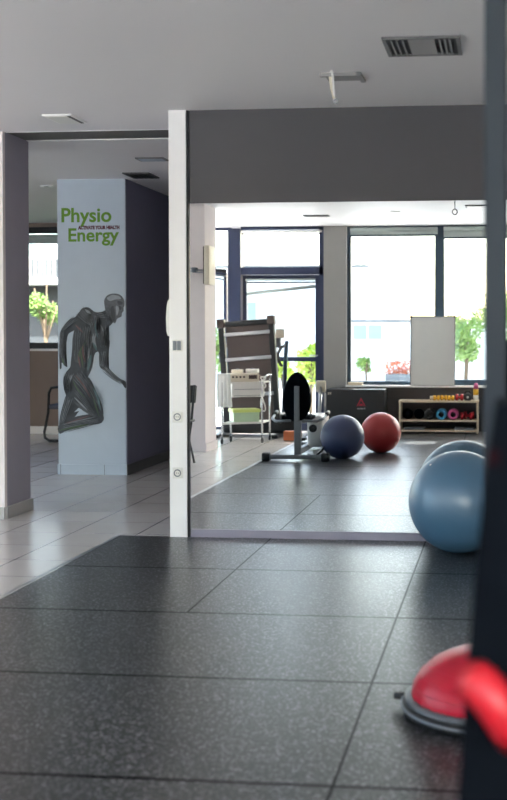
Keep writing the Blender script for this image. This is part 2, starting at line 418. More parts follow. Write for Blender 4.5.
# sidelight and the long glazing left of it
window('window_5', frame(-5.6, -3.74, 0.0, H, 0.04) + [(-3.84, -3.80, ya, yb, 0, 2.15), (-5.56, -3.82, ya, yb, 2.12, 2.20)], [(-5.56, -3.84, ya + 0.03, ya + 0.04, 0.04, H - 0.04)], M['frame_navy'])
window('window_6', frame(-7.6, -5.6, 0.0, H, 0.04), [(-7.56, -5.64, ya + 0.03, ya + 0.04, 0.04, H - 0.04)], M['frame_navy'])
# tilted-in vent sash
vs = thing('vent_sash', 'small tilted vent sash with dark frame beside the tall navy post', 'window', (-3.85, YW, 2.1))
MB().box(-3.98, -3.79, YW - 0.06, YW - 0.02, 2.155, 2.20, rot=Matrix.Rotation(0.10, 3, 'Y')).build('top_rail', M['frame_black'], vs)
MB().box(-4.02, -3.79, YW - 0.02, YW + 0.04, 2.10, 2.125, rot=Matrix.Rotation(0.12, 3, 'Y')).box(-4.04, -3.80, YW, YW + 0.05, 2.06, 2.082, rot=Matrix.Rotation(0.16, 3, 'Y')).build('louvre', M['grey_metal'], vs)
# left street window
def side_window(name, y0, y1, z0, n):
    q = [(-8.14, -8.06, y0, y0 + 0.05, z0, H), (-8.14, -8.06, y1 - 0.05, y1, z0, H), (-8.14, -8.06, y0 + 0.05, y1 - 0.05, z0, z0 + 0.05), (-8.14, -8.06, y0 + 0.05, y1 - 0.05, H - 0.05, H)]
    for k in range(1, n): yk = y0 + (y1 - y0) * k / n; q.append((-8.14, -8.06, yk - 0.03, yk + 0.03, z0 + 0.05, H - 0.05))
    window(name, q, [(-8.11, -8.10, y0 + 0.05, y1 - 0.05, z0 + 0.05, H - 0.05)], M['frame_navy'])
side_window('window_7', -7.6, -0.4, 0.4, 4)
# hall window
hw = [(-7.1, -7.04, 7.34, 7.42, 1.12, 2.72), (-4.96, -4.9, 7.34, 7.42, 1.12, 2.72), (-7.04, -4.96, 7.34, 7.42, 1.12, 1.20), (-7.04, -4.96, 7.34, 7.42, 2.64, 2.72)]
window('window_8', hw, [(-7.04, -4.96, 7.37, 7.38, 1.20, 2.64)], M['frame_black'])
struct(B(-7.1, -4.9, 7.25, 7.34, 1.09, 1.12, 0.004), 'trim_8', M['trim_white'])
hb = thing('roller_blind', 'pale roller blind rolled up at the top of the hall window', 'blind', (-6.0, 7.3, 2.6))
MB().cyl((-7.0, 7.315, 2.60), (-5.0, 7.315, 2.60), 0.022).build('tube', M['blind'], hb)
MB().box(-7.0, -5.0, 7.31, 7.32, 2.50, 2.60).build('blind_cloth', M['blind'], hb)

# roller blinds above the big windows
def blind(x0, x1, zb, label):
    t_ = thing('roller_blind', label, 'blind', ((x0 + x1) / 2, YW - 0.03, zb), 'roller blinds over the big windows')
    MB().cyl((x0, YW - 0.035, H - 0.05), (x1, YW - 0.035, H - 0.05), 0.03).build('tube', M['blind'], t_)
    MB().box(x0, x1, YW - 0.040, YW - 0.036, zb + 0.02, H - 0.05).build('blind_cloth', M['blind'], t_)
    MB().box(x0, x1, YW - 0.048, YW - 0.028, zb, zb + 0.025, 0.004).build('bottom_bar', M['frame_teal'], t_)
blind(-2.08, -0.90, 2.625, 'grey roller blind pulled a little way down behind the whiteboard window, left of the mullion')
blind(-0.82, 0.80, 2.585, 'grey roller blind drawn lower, right of the mullion above the tree')

# ------------------------------------------------------------------ mirror
mir = tag(MB().box(-2.034, 2.55, 0.0, 0.010, 0.059, 2.171).build('wall_mirror', M['mirror'], origin=(0.26, 0, 0.059)),
          'huge frameless wall mirror under the grey lintel reflecting the gym windows', 'mirror')

# ------------------------------------------------------------------ electrics on the post
def socket(z, label):
    t_ = thing('power_socket', label, 'socket', (-2.112, -0.021, z), 'round sockets on the white post')
    MB().box(-2.145, -2.079, -0.029, -0.0205, z - 0.036, z + 0.036, 0.003).build('cover_plate', M['white_plastic'], t_)
    MB().tube([(-2.112 + 0.021 * math.cos(a_), -0.030, z + 0.021 * math.sin(a_)) for a_ in [2 * PI * k / 24 for k in range(24)]], 0.0035, 8, True).build('socket_ring', M['grey_metal'], t_)
    MB().cyl((-2.119, -0.0285, z), (-2.119, -0.031, z), 0.003, n=10).cyl((-2.105, -0.0285, z), (-2.105, -0.031, z), 0.003, n=10).build('contact', M['black'], t_)
socket(0.790, 'white power socket halfway down the white post, below the light switch')
socket(0.425, 'lowest white power socket on the white post, nearest the floor')
sw = thing('light_switch', 'small grey double light switch on the white post', 'switch', (-2.112, -0.021, 1.255))
MB().box(-2.145, -2.079, -0.029, -0.0205, 1.215, 1.290, 0.003).build('cover_plate', M['white_plastic'], sw)
for x in (-2.126, -2.098): MB().box(x - 0.0125, x + 0.0125, -0.034, -0.029, 1.222, 1.282, 0.002).build('rocker', M['grey_metal'], sw)
ph = thing('intercom_phone', 'white intercom handset hung on the hidden side of the white post', 'intercom', (-2.17, 0.05, 1.3))
MB().box(-2.178, -2.1655, 0.02, 0.09, 1.32, 1.54, 0.005).build('base_plate', M['white_plastic'], ph)
pts = [(0, 0.0), (0.014, 0.0), (0.022, 0.03), (0.024, 0.12), (0.018, 0.20), (0.010, 0.235), (0, 0.235)]
MB().prism([(-x, y) for x, y in pts], (-2.178, 0.085, 1.315), (1, 0, 0), (0, 0, 1), 0.055).build('handset', M['white_plastic'], ph)
MB().box(-2.178, -2.1655, 0.03, 0.08, 1.225, 1.285, 0.004).build('button_box', M['white_plastic'], ph)

# ------------------------------------------------------------------ ceiling fittings
av = thing('ceiling_vent', 'dark slotted air vent in the ceiling, upper right', 'vent', (-0.41, -1.54, H - 0.012))
MB().box(-0.60, -0.22, -1.72, -1.70, H - 0.012, H - 0.0005).box(-0.60, -0.22, -1.38, -1.36, H - 0.012, H - 0.0005).box(-0.60, -0.58, -1.70, -1.38, H - 0.012, H - 0.0005).box(-0.24, -0.22, -1.70, -1.38, H - 0.012, H - 0.0005).build('frame', M['board_frame'], av)
MB().box(-0.58, -0.24, -1.70, -1.38, H - 0.003, H - 0.0006).build('duct', M['black'], av)
MB().box(-0.475, -0.345, -1.69, -1.39, H - 0.011, H - 0.006).build('centre_plate', M['vent_grey'], av)
for x in (-0.555, -0.53, -0.50, -0.32, -0.295, -0.27):
    MB().box(x - 0.007, x + 0.007, -1.69, -1.39, H - 0.013, H - 0.010, rot=Matrix.Rotation(0.5, 3, 'Y')).build('slat', M['board_frame'], av)
sl = thing('ceiling_light', 'square white flush light in the ceiling above the hall tiles', 'light', (-2.93, 0.16, H))
MB().box(-3.03, -2.83, 0.02, 0.31, H - 0.012, H - 0.0005, 0.003).build('frame', M['trim_white'], sl)
MB().box(-3.01, -2.87, 0.04, 0.29, H - 0.015, H - 0.012).build('diffuser', M['white_plastic'], sl)
MB().box(-2.865, -2.845, 0.04, 0.29, H - 0.015, H - 0.012).build('side_slot', M['slot_grey'], sl)
hv = thing('ceiling_vent', 'small dark grille in the hall ceiling in front of the mural wall', 'vent', (-3.3, 2.92, H))
MB().box(-3.42, -3.18, 2.76, 3.10, H - 0.012, H - 0.0005).build('frame', M['slot_grey'], hv)
for k in range(5): MB().box(-3.40 + k * 0.045, -3.375 + k * 0.045, 2.78, 3.08, H - 0.016, H - 0.012).build('slat', M['black'], hv)
hp = thing('ceiling_light', 'slim flat grey light panel in the hall ceiling beside the post', 'light', (-2.9, 1.98, H))
MB().box(-3.02, -2.78, 1.90, 2.06, H - 0.012, H - 0.0005, 0.003).build('frame', M['board_frame'], hp)
MB().box(-3.0, -2.80, 1.92, 2.04, H - 0.014, H - 0.012).build('diffuser', M['hall_wall'], hp)
def spot(x, y, label):
    t_ = thing('recessed_spotlight', label, 'light', (x, y, H))
    MB().lathe([(0.03, -0.006), (0.055, -0.010), (0.062, -0.0005), (0.03, -0.0005), (0.03, -0.006)], (x, y, H), 32).build('rim', M['trim_white'], t_)
    MB().cyl((x, y, H - 0.005), (x, y, H - 0.0008), 0.03).build('lamp', M['slot_grey'], t_)
spot(-4.47, 3.61, 'round recessed spotlight in the hall ceiling left of the mural wall')
spot(-1.30, -6.33, 'round recessed spotlight in the ceiling seen in the mirror')
rv = thing('ceiling_vent', 'narrow dark slot vent in the bright ceiling seen in the mirror', 'vent', (-2.3, -6.7, H))
MB().box(-2.46, -2.15, -6.78, -6.62, H - 0.012, H - 0.0005).build('frame', M['board_frame'], rv)
MB().box(-2.44, -2.17, -6.76, -6.64, H - 0.014, H - 0.012).build('slot', M['slot_grey'], rv)
ls_ = thing('ceiling_light', 'slim white strip light in the ceiling, at the right in the mirror', 'light', (-0.3, -5.8, H))
MB().box(-0.45, -0.12, -5.9, -5.7, H - 0.015, H - 0.0005, 0.003).build('frame', M['board_frame'], ls_)
MB().box(-0.43, -0.14, -5.88, -5.72, H - 0.018, H - 0.015).build('diffuser', M['white_plastic'], ls_)

hk = thing('ceiling_hook', 'pale metal ceiling bracket with a strap hook hanging down in front of the lintel', 'hook', (-0.9, -0.88, H))
MB().box(-1.02, -0.80, -0.99, -0.96, H - 0.02, H - 0.0005).box(-0.815, -0.79, -0.99, -0.78, H - 0.014, H - 0.0005).box(-1.0, -0.81, -0.97, -0.80, H - 0.006, H - 0.0005).build('bracket', M['vent_grey'], hk)
MB().tube([(-0.945, -1.05, H - 0.004), (-0.945, -1.0, H - 0.03), (-0.945, -0.96, H - 0.10), (-0.942, -0.95, H - 0.14)], 0.006, 8).build('rod', M['trim_white'], hk)
MB().tube([(-0.965, -0.97, H - 0.01), (-0.96, -0.95, H - 0.07), (-0.945, -0.95, H - 0.135)], 0.010, 8).build('strap', M['cream_plastic'], hk)
MB().tube([(-0.935 + 0.012 * math.cos(a_), -0.95, H - 0.150 + 0.012 * math.sin(a_)) for a_ in [2 * PI * k / 14 for k in range(14)]], 0.004, 8, True).build('ring', M['steel'], hk)
hr = thing('ceiling_hook', 'small steel hook with a ring hanging from the ceiling, seen in the mirror', 'hook', (-0.55, -5.35, H))
MB().cyl((-0.55, -5.35, H), (-0.55, -5.35, H - 0.09), 0.008, 0.005, 12).build('rod', M['steel'], hr)
MB().tube([(-0.55 + 0.026 * math.cos(a_), -5.35, H - 0.115 + 0.03 * math.sin(a_)) for a_ in [2 * PI * k / 18 for k in range(18)]], 0.007, 8, True).build('ring', M['board_frame'], hr)

# ------------------------------------------------------------------ exercise balls
def ball(x, y, r, m, label, z0=0.008):
    t_ = thing('exercise_ball', label, 'ball', (x, y, z0), 'large inflated exercise balls')
    b = bmesh.new(); bmesh.ops.create_uvsphere(b, u_segments=96, v_segments=96, radius=r)
    for v_ in b.verts:
        z_ = v_.co.z / r
        k = 1 + 0.0016 * max(0.0, math.cos(z_ * 42)) ** 3 * (1 if abs(z_) > 0.25 else 0)
        v_.co = v_.co * k
    for f in b.faces: f.smooth = True
    b.transform(Matrix.Translation((x, y, z0 + r - 0.004)) @ Matrix.Rotation(0.6, 4, 'X') @ Matrix.Rotation(0.4, 4, 'Y'))
    mb = MB(); mb._merge(b); mb.build('shell', m, t_)
    n_ = Vector((-0.55, -0.35, 0.76)).normalized(); c = Vector((x, y, z0 + r - 0.004)) + n_ * r
    MB().cyl(c - n_ * 0.004, c + n_ * 0.003, 0.008, 0.006, 14).build('valve_plug', M['white_plastic'], t_)
ball(-0.272, -0.335, 0.308, M['ball_blue'], 'large light blue exercise ball resting against the mirror')
ball(-1.70, -4.68, 0.232, M['ball_navy'], 'navy blue exercise ball beside the exercise bike, seen in the mirror')
ball(-1.365, -5.34, 0.224, M['ball_red'], 'red exercise ball behind the navy one, seen in the mirror')

# ------------------------------------------------------------------ half-ball balance trainer
bx, by = -0.040, -3.27
bo = thing('balance_trainer', 'red domed balance trainer with black platform on the rubber floor', 'balance trainer', (bx, by, 0.008))
MB().lathe([(0, 0.012), (0.25, 0.012), (0.29, 0.0), (0.315, 0.010), (0.322, 0.028), (0.315, 0.040), (0.300, 0.046), (0, 0.046)], (bx, by, 0.008), 72).build('platform', M['rubber_black'], bo)
MB().lathe([(0.316, 0.026), (0.3245, 0.028), (0.3245, 0.034), (0.316, 0.036)], (bx, by, 0.008), 72).build('rim_groove', M['grey_metal'], bo)
MB().lathe([(0.276, 0.046), (0.309, 0.046), (0.311, 0.052), (0.298, 0.062), (0.286, 0.064), (0.276, 0.060)], (bx, by, 0.008), 72).build('dome_rim', M['bosu_grey'], bo)
prof = [(0.286 * math.cos(a_) ** 0.92 if a_ < PI / 2 - 1e-4 else 0, 0.055 + 0.172 * math.sin(a_)) for a_ in [PI / 2 * k / 28 for k in range(29)]]
MB().lathe(prof, (bx, by, 0.008), 72).build('dome', M['dome_red'], bo)
for k in range(3):
    zz = 0.10 + 0.035 * k; rr = 0.286 * math.cos(math.asin((zz - 0.055) / 0.172)) ** 0.92
    MB().tube([(bx + rr * math.cos(2 * PI * j / 72), by + rr * math.sin(2 * PI * j / 72), 0.008 + zz) for j in range(72)], 0.0022, 6, True).build('grip_ring', M['dome_red'], bo)
for a_ in (math.radians(172), math.radians(-8)):
    d = Vector((math.cos(a_), math.sin(a_), 0)); c = Vector((bx, by, 0.038))
    MB().cyl(c + d * 0.30, c + d * 0.355, 0.013, 0.012, 14).build('grip_handle', M['black'], bo)

# ------------------------------------------------------------------ foreground rack upright and machine
ru = thing('rack_upright', 'dark blue-grey steel rack upright standing close by at the right edge', 'rack', (-0.018, -4.9, 0.008))
MB().box(-0.043, 0.003, -4.93, -4.87, 0.014, 2.76, 0.004).build('post', M['rack'], ru)
MB().box(-0.09, 0.06, -4.99, -4.80, 0.008, 0.014, 0.002).build('foot_plate', M['rack'], ru)
gm = thing('gym_machine', 'tall black padded gym machine column with a red grip, blurred at the right edge', 'machine', (0.16, -5.72, 0.008))
MB().prism([(-0.085, 0.0), (0.40, 0.0), (0.40, 1.25), (0.05, 1.25), (-0.012, 1.235), (-0.025, 1.15), (-0.040, 1.0), (-0.052, 0.86), (-0.062, 0.70), (-0.074, 0.4)], (0, -5.62, 0.008), (1, 0, 0), (0, 0, 1), 0.16).build('column_pad', M['black_pad'], gm)
MB().box(-0.12, 0.44, -5.82, -5.58, 0.008, 0.05, 0.008).build('base_frame', M['rack'], gm)
gp = [(-0.052, -5.80, 0.885), (-0.035, -5.81, 0.872), (-0.015, -5.815, 0.845), (0.0, -5.82, 0.815), (0.012, -5.815, 0.785)]
MB().tube([(-0.040, -5.80, 0.886), (-0.030, -5.812, 0.882), (-0.016, -5.818, 0.868), (-0.006, -5.818, 0.854), (0.004, -5.815, 0.838), (0.014, -5.80, 0.815)], 0.028, 20).build('grip', M['red_vinyl'], gm)
MB().box(-0.022, -0.006, -5.784, -5.781, 1.165, 1.185).build('sticker', mat('sticker_red', (30, 12, 17), 0.9, spec=0.05), gm)

# ------------------------------------------------------------------ mural wall: lettering and runner decal
yM = 3.16
def text_part(txt, x0, x1, z0, cap, m, name, parent, bold=0.012, y=yM, spacing=1.0, face=-1):
    cu = bpy.data.curves.new(name, 'FONT'); cu.body = txt; cu.size = 1; cu.offset = bold; cu.extrude = 0.002; cu.space_character = spacing
    cu.resolution_u = 4
    tmp = bpy.data.objects.new('tmp_text', cu); col.objects.link(tmp)
    bpy.context.view_layer.update()
    me = bpy.data.meshes.new_from_object(tmp.evaluated_get(bpy.context.evaluated_depsgraph_get()))
    bpy.data.objects.remove(tmp)
    xs = [v_.co.x for v_ in me.vertices]; capz = 0.72
    sx = (x1 - x0) / (max(xs) - min(xs)); mn = min(xs); sz = cap / capz
    pl = parent_loc(parent)
    for v_ in me.vertices:
        X = (v_.co.x - mn) * sx
        if face < 0: P = Vector((x0 + X, y - 0.0012 + v_.co.z * 0.4, z0 + v_.co.y * sz))
        else: P = Vector((x1 - X, y + 0.0012 + v_.co.z * 0.4, z0 + v_.co.y * sz))
        v_.co = P - pl
    me.materials.clear(); me.materials.append(m)
    o = bpy.data.objects.new(name, me); col.objects.link(o); o.parent = parent
    return o
def mpt(u, v):   # a point of the mural, measured on the wall plane
    import math as _m
    fw = Vector((-_m.sin(yaw) * _m.cos(pitch), _m.cos(yaw) * _m.cos(pitch), -_m.sin(pitch)))
    rt = Vector((_m.cos(yaw), _m.sin(yaw), 0)); up = rt.cross(fw)
    d = fw + rt * (u - 387) / F - up * (v - 356) / F
    k = (yM + 7.30) / d.y
    return d.x * k, 1.34 + d.z * k
sg = thing('wall_sign', 'green lettering with a small dark red line high on the pale hall wall', 'sign', (-3.88, yM, 2.35))
x0, zb = mpt(61.5, 222); x1, _ = mpt(111.5, 222); _, zt = mpt(61.5, 207.7)
text_part('Physio', x0, x1, zb, zt - zb, M['text_green'], 'lettering', sg, 0.022)
x0, zb = mpt(68.5, 241.3); x1, _ = mpt(119, 241); _, zt = mpt(70, 228)
text_part('Energy', x0, x1, zb, zt - zb, M['text_green'], 'lettering', sg, 0.022)
x0, zb = mpt(78, 229.3); x1, _ = mpt(119.5, 229); _, zt = mpt(78, 226.0)
text_part('ACTIVATE YOUR HEALTH', x0, x1, zb, zt - zb, M['text_red'], 'small_lettering', sg, 0.07)

decal = bmesh.new(); decal_mats = []
def smooth_poly(pts, n=4):
    out_ = []; N = len(pts)
    for i in range(N):
        p0, p1, p2, p3 = [Vector(pts[(i + k) % N]) for k in (-1, 0, 1, 2)]
        for j in range(n):
            t_ = j / n
            q = 0.5 * ((2 * p1) + (-p0 + p2) * t_ + (2 * p0 - 5 * p1 + 4 * p2 - p3) * t_ ** 2 + (-p0 + 3 * p1 - 3 * p2 + p3) * t_ ** 3)
            out_.append((q.x, q.y))
    return out_
lay = [0]
def patch(name, pts, m, sc_=(4.0, 50, 280), smooth=True):
    """one flat patch of the decal; pts measured on a 4x view of the mural"""
    lay[0] += 1
    q = smooth_poly(pts) if smooth else pts
    q = [mpt(sc_[1] + x / sc_[0], sc_[2] + y / sc_[0]) for x, y in q]
    b = bmesh.new()
    vs_ = [b.verts.new((x, yM - 0.0006 - 0.00025 * lay[0], z)) for x, z in q]
    f = b.faces.new(vs_); bmesh.ops.triangulate(b, faces=[f]); bmesh.ops.recalc_face_normals(b, faces=b.faces)
    mb = MB(); mb._merge(b); return mb
def dec(name, plist, m, **k):
    decal_mats.append(m)
    for pts in plist:
        q = patch(name, pts, m, **k); n0 = len(decal.faces)
        me = bpy.data.meshes.new('tmp'); q.bm.to_mesh(me); q.bm.free(); decal.from_mesh(me); bpy.data.meshes.remove(me)
        decal.faces.ensure_lookup_table()
        for f in decal.faces[n0:]: f.material_index = len(decal_mats) - 1
def streak(a, b, w_, bend=0):
    """a tapered muscle band from a to b"""
    a, b = Vector(a), Vector(b); d = b - a; n_ = Vector((-d.y, d.x)).normalized()
    L = []; R = []
    for k in range(7):
        t_ = k / 6; c = a + d * t_ + n_ * bend * math.sin(PI * t_); ww_ = w_ * math.sin(PI * (0.08 + 0.84 * t_)) / 2
        L.append(tuple(c + n_ * ww_)); R.append(tuple(c - n_ * ww_))
    return L + R[::-1]
dec('body', [
    [(118,130),(132,112),(155,110),(182,128),(222,128),(232,150),(238,172),(222,186),(236,212),(234,262),(228,300),(200,300),(192,286),(178,298),(172,330),(165,360),(152,388),(140,412),(90,420),(62,400),(62,372),(82,345),(88,300),(90,240),(96,205)],
    [(118,128),(100,150),(66,175),(42,205),(38,250),(37,300),(38,330),(40,356),(46,352),(48,330),(60,344),(70,346),(60,318),(60,280),(68,240),(74,216),(100,200),(130,180),(140,140)],
    [(198,280),(197,330),(203,352),(235,372),(262,392),(286,412),(300,432),(306,428),(303,406),(282,396),(258,376),(236,352),(228,322),(236,280),(238,240),(210,240)],
    [(70,372),(56,395),(55,430),(70,470),(110,500),(150,530),(180,560),(205,560),(214,535),(205,490),(182,440),(160,395),(110,360)],
    [(70,455),(52,500),(40,550),(38,585),(60,590),(90,560),(120,520),(140,500),(110,470)],
    [(38,575),(38,614),(70,602),(130,584),(180,578),(208,570),(216,548),(200,530),(160,536),(110,545),(70,560)],
    ], M['muscle_dark'])
dec('neck', [[(205,128),(224,120),(246,140),(256,166),(242,182),(226,192),(205,180)]], M['muscle_dark'], smooth=False)
dec('head', [[(218,100),(218,78),(232,60),(256,54),(282,60),(298,82),(298,104),(292,112),(295,124),(288,130),(286,146),(268,156),(262,172),(252,168),(244,150),(226,138)]], M['muscle_mid'])
dec('face_shade', [[(244,112),(254,104),(258,120),(262,150),(256,164),(248,150)], [(270,84),(290,88),(288,98),(274,98)], [(276,104),(286,108),(284,120),(276,116)]], M['muscle_dark'], smooth=True)
dec('skull_light', [[(228,72),(250,60),(276,64),(284,76),(262,78),(240,84)], [(264,104),(276,110),(272,136),(266,140)]], M['muscle_light'])
dec('muscle_band', [streak((130,120),(170,180),34,6), streak((178,140),(186,210),22,-8), streak((105,150),(60,196),20,4), streak((52,215),(46,310),12), streak((150,190),(160,260),30,6),
    streak((205,190),(212,250),24,-8), streak((190,140),(230,150),12), streak((214,290),(212,345),12), streak((220,355),(285,405),12,3),
    streak((80,380),(80,440),24,8), streak((110,380),(190,500),26,-10), streak((140,400),(206,520),16,-8), streak((78,480),(52,560),18), streak((60,590),(190,560),12), streak((100,490),(180,545),16)], M['muscle_mid'])
dec('highlight', [streak((140,118),(165,135),10), streak((176,215),(186,270),14,5), streak((195,160),(180,240),6), streak((98,160),(64,192),6), streak((44,230),(44,300),5), streak((160,270),(150,330),7),
    streak((90,380),(72,420),7), streak((130,400),(190,490),6), streak((160,420),(208,510),5), streak((70,490),(50,560),5), streak((60,575),(180,548),4), streak((222,350),(280,398),5), streak((218,285),(210,330),4),
    streak((205,180),(225,240),8), streak((100,470),(150,520),7)], M['muscle_light'])
def fibres(a, b, w_, n=4, bend=0):
    a, b = Vector(a), Vector(b); d = b - a; n_ = Vector((-d.y, d.x)).normalized()
    return [streak(a + n_ * (k / (n - 1) - 0.5) * w_ + d * 0.04 * (k % 2), b + n_ * (k / (n - 1) - 0.5) * w_ * 0.5, 2.2, bend) for k in range(n)]
flow = [((120,120),(176,176),40,5,5), ((172,132),(184,220),44,6,-6), ((106,150),(52,200),22,4,3), ((52,206),(44,300),12,3,0), ((140,185),(150,280),50,6,5), ((110,210),(110,330),26,4,0), ((160,230),(150,360),26,4,4),
        ((206,185),(214,270),36,5,-6), ((186,138),(232,146),18,3,0), ((214,285),(212,345),22,4,0), ((216,350),(290,410),20,4,3), ((80,372),(74,450),36,5,6), ((110,375),(192,520),44,6,-8),
        ((150,398),(208,540),28,4,-6), ((82,470),(52,570),26,4,0), ((56,592),(196,562),28,5,0), ((226,120),(240,176),20,4,0), ((110,440),(186,545),20,4,0)]
dec('fibre_light', [q for f_ in flow for q in fibres(*f_)], M['muscle_light'])
dec('fibre_shade', [q for a, b, w_, n_, be in flow for q in fibres((a[0] + 4, a[1] + 3), (b[0] + 4, b[1] + 2), w_, n_, be)], M['muscle_shade'])
dec('white_gap', [[(104,528),(122,510),(134,516),(144,528),(124,522)]], M['hall_wall'], smooth=False)
dec('green_band', [streak((150,250),(120,330),6,8), streak((130,280),(140,350),6), streak((100,400),(150,470),5,6), streak((180,470),(205,545),5), streak((45,600),(160,575),7), streak((56,310),(66,342),6)], M['muscle_green'])
dec('red_band', [streak((140,260),(150,330),7,4), streak((120,300),(130,350),6), streak((110,380),(170,470),6,-4), streak((170,540),(70,572),4), streak((110,180),(140,210),7)], M['muscle_red'])
dec('teal_band', [streak((190,160),(200,230),6,5), streak((172,300),(160,360),12), streak((180,430),(210,520),8,-5), streak((180,250),(196,282),8)], M['muscle_teal'])

org = Vector((-3.88, yM, 1.0)); decal.transform(Matrix.Translation(-org))
me = bpy.data.meshes.new('wall_decal'); decal.to_mesh(me); decal.free()
for m_ in decal_mats: me.materials.append(m_)
rn = bpy.data.objects.new('wall_decal', me); col.objects.link(rn); rn.location = org
tag(rn, 'anatomical decal of a running man showing the muscles on the pale hall wall', 'decal')

# ------------------------------------------------------------------ hall chair
hc = thing('armchair', 'black sled-base chair with grey seat beyond the mural wall', 'chair', (-5.3, 6.4, 0))
for y in (6.2, 6.66):
    MB().tube([(-5.10, y, 0.66), (-5.50, y, 0.67), (-5.58, y, 0.66), (-5.61, y, 0.60), (-5.62, y, 0.36), (-5.67, y, 0.12), (-5.66, y, 0.05), (-5.61, y, 0.018), (-5.50, y, 0.016), (-5.05, y, 0.016)], 0.016, 10).build('side_frame', M['black'], hc)
MB().tube([(-5.10, 6.2, 0.66), (-5.04, 6.2, 0.9), (-5.03, 6.43, 0.93), (-5.04, 6.66, 0.9), (-5.10, 6.66, 0.66)], 0.014, 10).build('back_frame', M['black'], hc)
MB().box(-5.62, -5.10, 6.19, 6.67, 0.40, 0.46, 0.02, 3).build('seat', M['seat_grey'], hc)
MB().box(-5.09, -5.05, 6.21, 6.65, 0.55, 0.9, 0.015, 3).build('backrest', M['seat_grey'], hc)
hc.location.x += 0.09

# ------------------------------------------------------------------ black stool at the mirror's left edge
st = thing('folding_chair', 'black folding chair just at the left edge of the mirror', 'chair', (-3.32, -3.9, 0))
for x in (-3.46, -3.13):
    MB().tube([(x, -4.10, 0.80), (x, -3.98, 0.45), (x + 0.0, -3.74, 0.014)], 0.013, 10).build('leg', M['black'], st)
    MB().tube([(x - 0.01, -3.78, 0.44), (x - 0.01, -4.12, 0.014)], 0.012, 10).build('leg', M['black'], st)
MB().box(-3.475, -3.115, -4.08, -3.74, 0.435, 0.46, 0.01, 3).build('seat', M['black'], st)
MB().box(-3.475, -3.115, -4.12, -4.09, 0.62, 0.80, 0.008, 3, rot=Matrix.Rotation(0.3, 3, 'X')).build('backrest', M['black'], st)

# ------------------------------------------------------------------ wall screen on an arm on the pillar
ws = thing('wall_monitor', 'slim white screen seen edge-on, on a metal arm from the white pillar', 'monitor', (-3.3, -5.25, 2.0))
MB().tube([(-3.52, -5.25, 2.06), (-3.42, -5.20, 2.03), (-3.30, -5.16, 2.02)], 0.010, 10).tube([(-3.52, -5.25, 2.03), (-3.40, -5.20, 2.0), (-3.30, -5.16, 2.0)], 0.008, 10).build('arm', M['steel'], ws)
MB().box(-3.45, -3.40, -5.24, -5.16, 2.0, 2.055, 0.005).build('joint', M['grey_metal'], ws)
MB().box(-3.285, -3.225, -5.32, -5.06, 1.86, 2.29, 0.012, 3).build('screen_case', M['cream_plastic'], ws)
MB().box(-3.297, -3.285, -5.31, -5.07, 1.87, 2.28).build('screen_back', M['deck_brown'], ws)

# ------------------------------------------------------------------ folded treadmill
tm = thing('treadmill', 'dark folded treadmill standing upright behind the white therapy cart', 'treadmill', (-3.22, -7.15, 0))
R_ = Matrix.Rotation(0.06, 3, 'X') @ Matrix.Rotation(-0.075, 3, 'Y'); pv = (-3.15, -7.0, 0.2)
MB().box(-3.45, -2.88, -7.06, -7.02, 0.22, 1.50, 0.006, rot=R_, piv=pv).build('deck', M['deck_brown'], tm)
for x in (-3.51, -2.86):
    MB().box(x - 0.035, x + 0.035, -7.09, -6.99, 0.16, 1.48, 0.008, rot=R_, piv=pv).build('side_rail', M['black'], tm)
    MB().box(x - 0.048, x + 0.048, -7.10, -6.97, 1.42, 1.535, 0.012, rot=R_, piv=pv).build('end_cap', M['deck_brown'], tm)
MB().box(-3.46, -2.89, -7.08, -7.0, 1.43, 1.50, 0.02, 3, rot=R_, piv=pv).build('rear_roller', M['black'], tm)
for z in (1.33, 1.01, 0.55):
    MB().box(-3.47, -2.88, -7.02, -6.97, z - 0.022, z + 0.022, 0.005, rot=R_, piv=pv).build('cross_bar', M['steel'], tm)
MB().box(-3.60, -2.64, -7.55, -7.13, 0.04, 0.30, 0.04, 3).build('motor_cover', M['black'], tm)
for x in (-3.62, -2.86):
    MB().tube([(x, -7.40, 0.06), (x + 0.01, -7.48, 0.9), (x + 0.02, -7.54, 1.22)], 0.028, 10).build('upright', M['frame_teal'], tm)
    MB().tube([(x, -7.50, 1.16), (x - 0.03, -7.42, 1.14), (x - 0.05, -7.30, 1.06), (x - 0.03, -7.26, 0.96), (x, -7.30, 0.90)], 0.020, 10).build('handrail', M['black'], tm)
    MB().box(x - 0.04, x + 0.04, -7.86, -6.82, 0.008, 0.05, 0.01).build('floor_rail', M['black'], tm)
MB().box(-3.42, -2.92, -7.62, -7.50, 1.14, 1.32, 0.02, 3, rot=Matrix.Rotation(-0.4, 3, 'X')).build('console', M['grey_metal'], tm)
MB().box(-2.97, -2.86, -7.50, -7.47, 1.26, 1.38, 0.006).build('control_panel', M['cream_plastic'], tm)

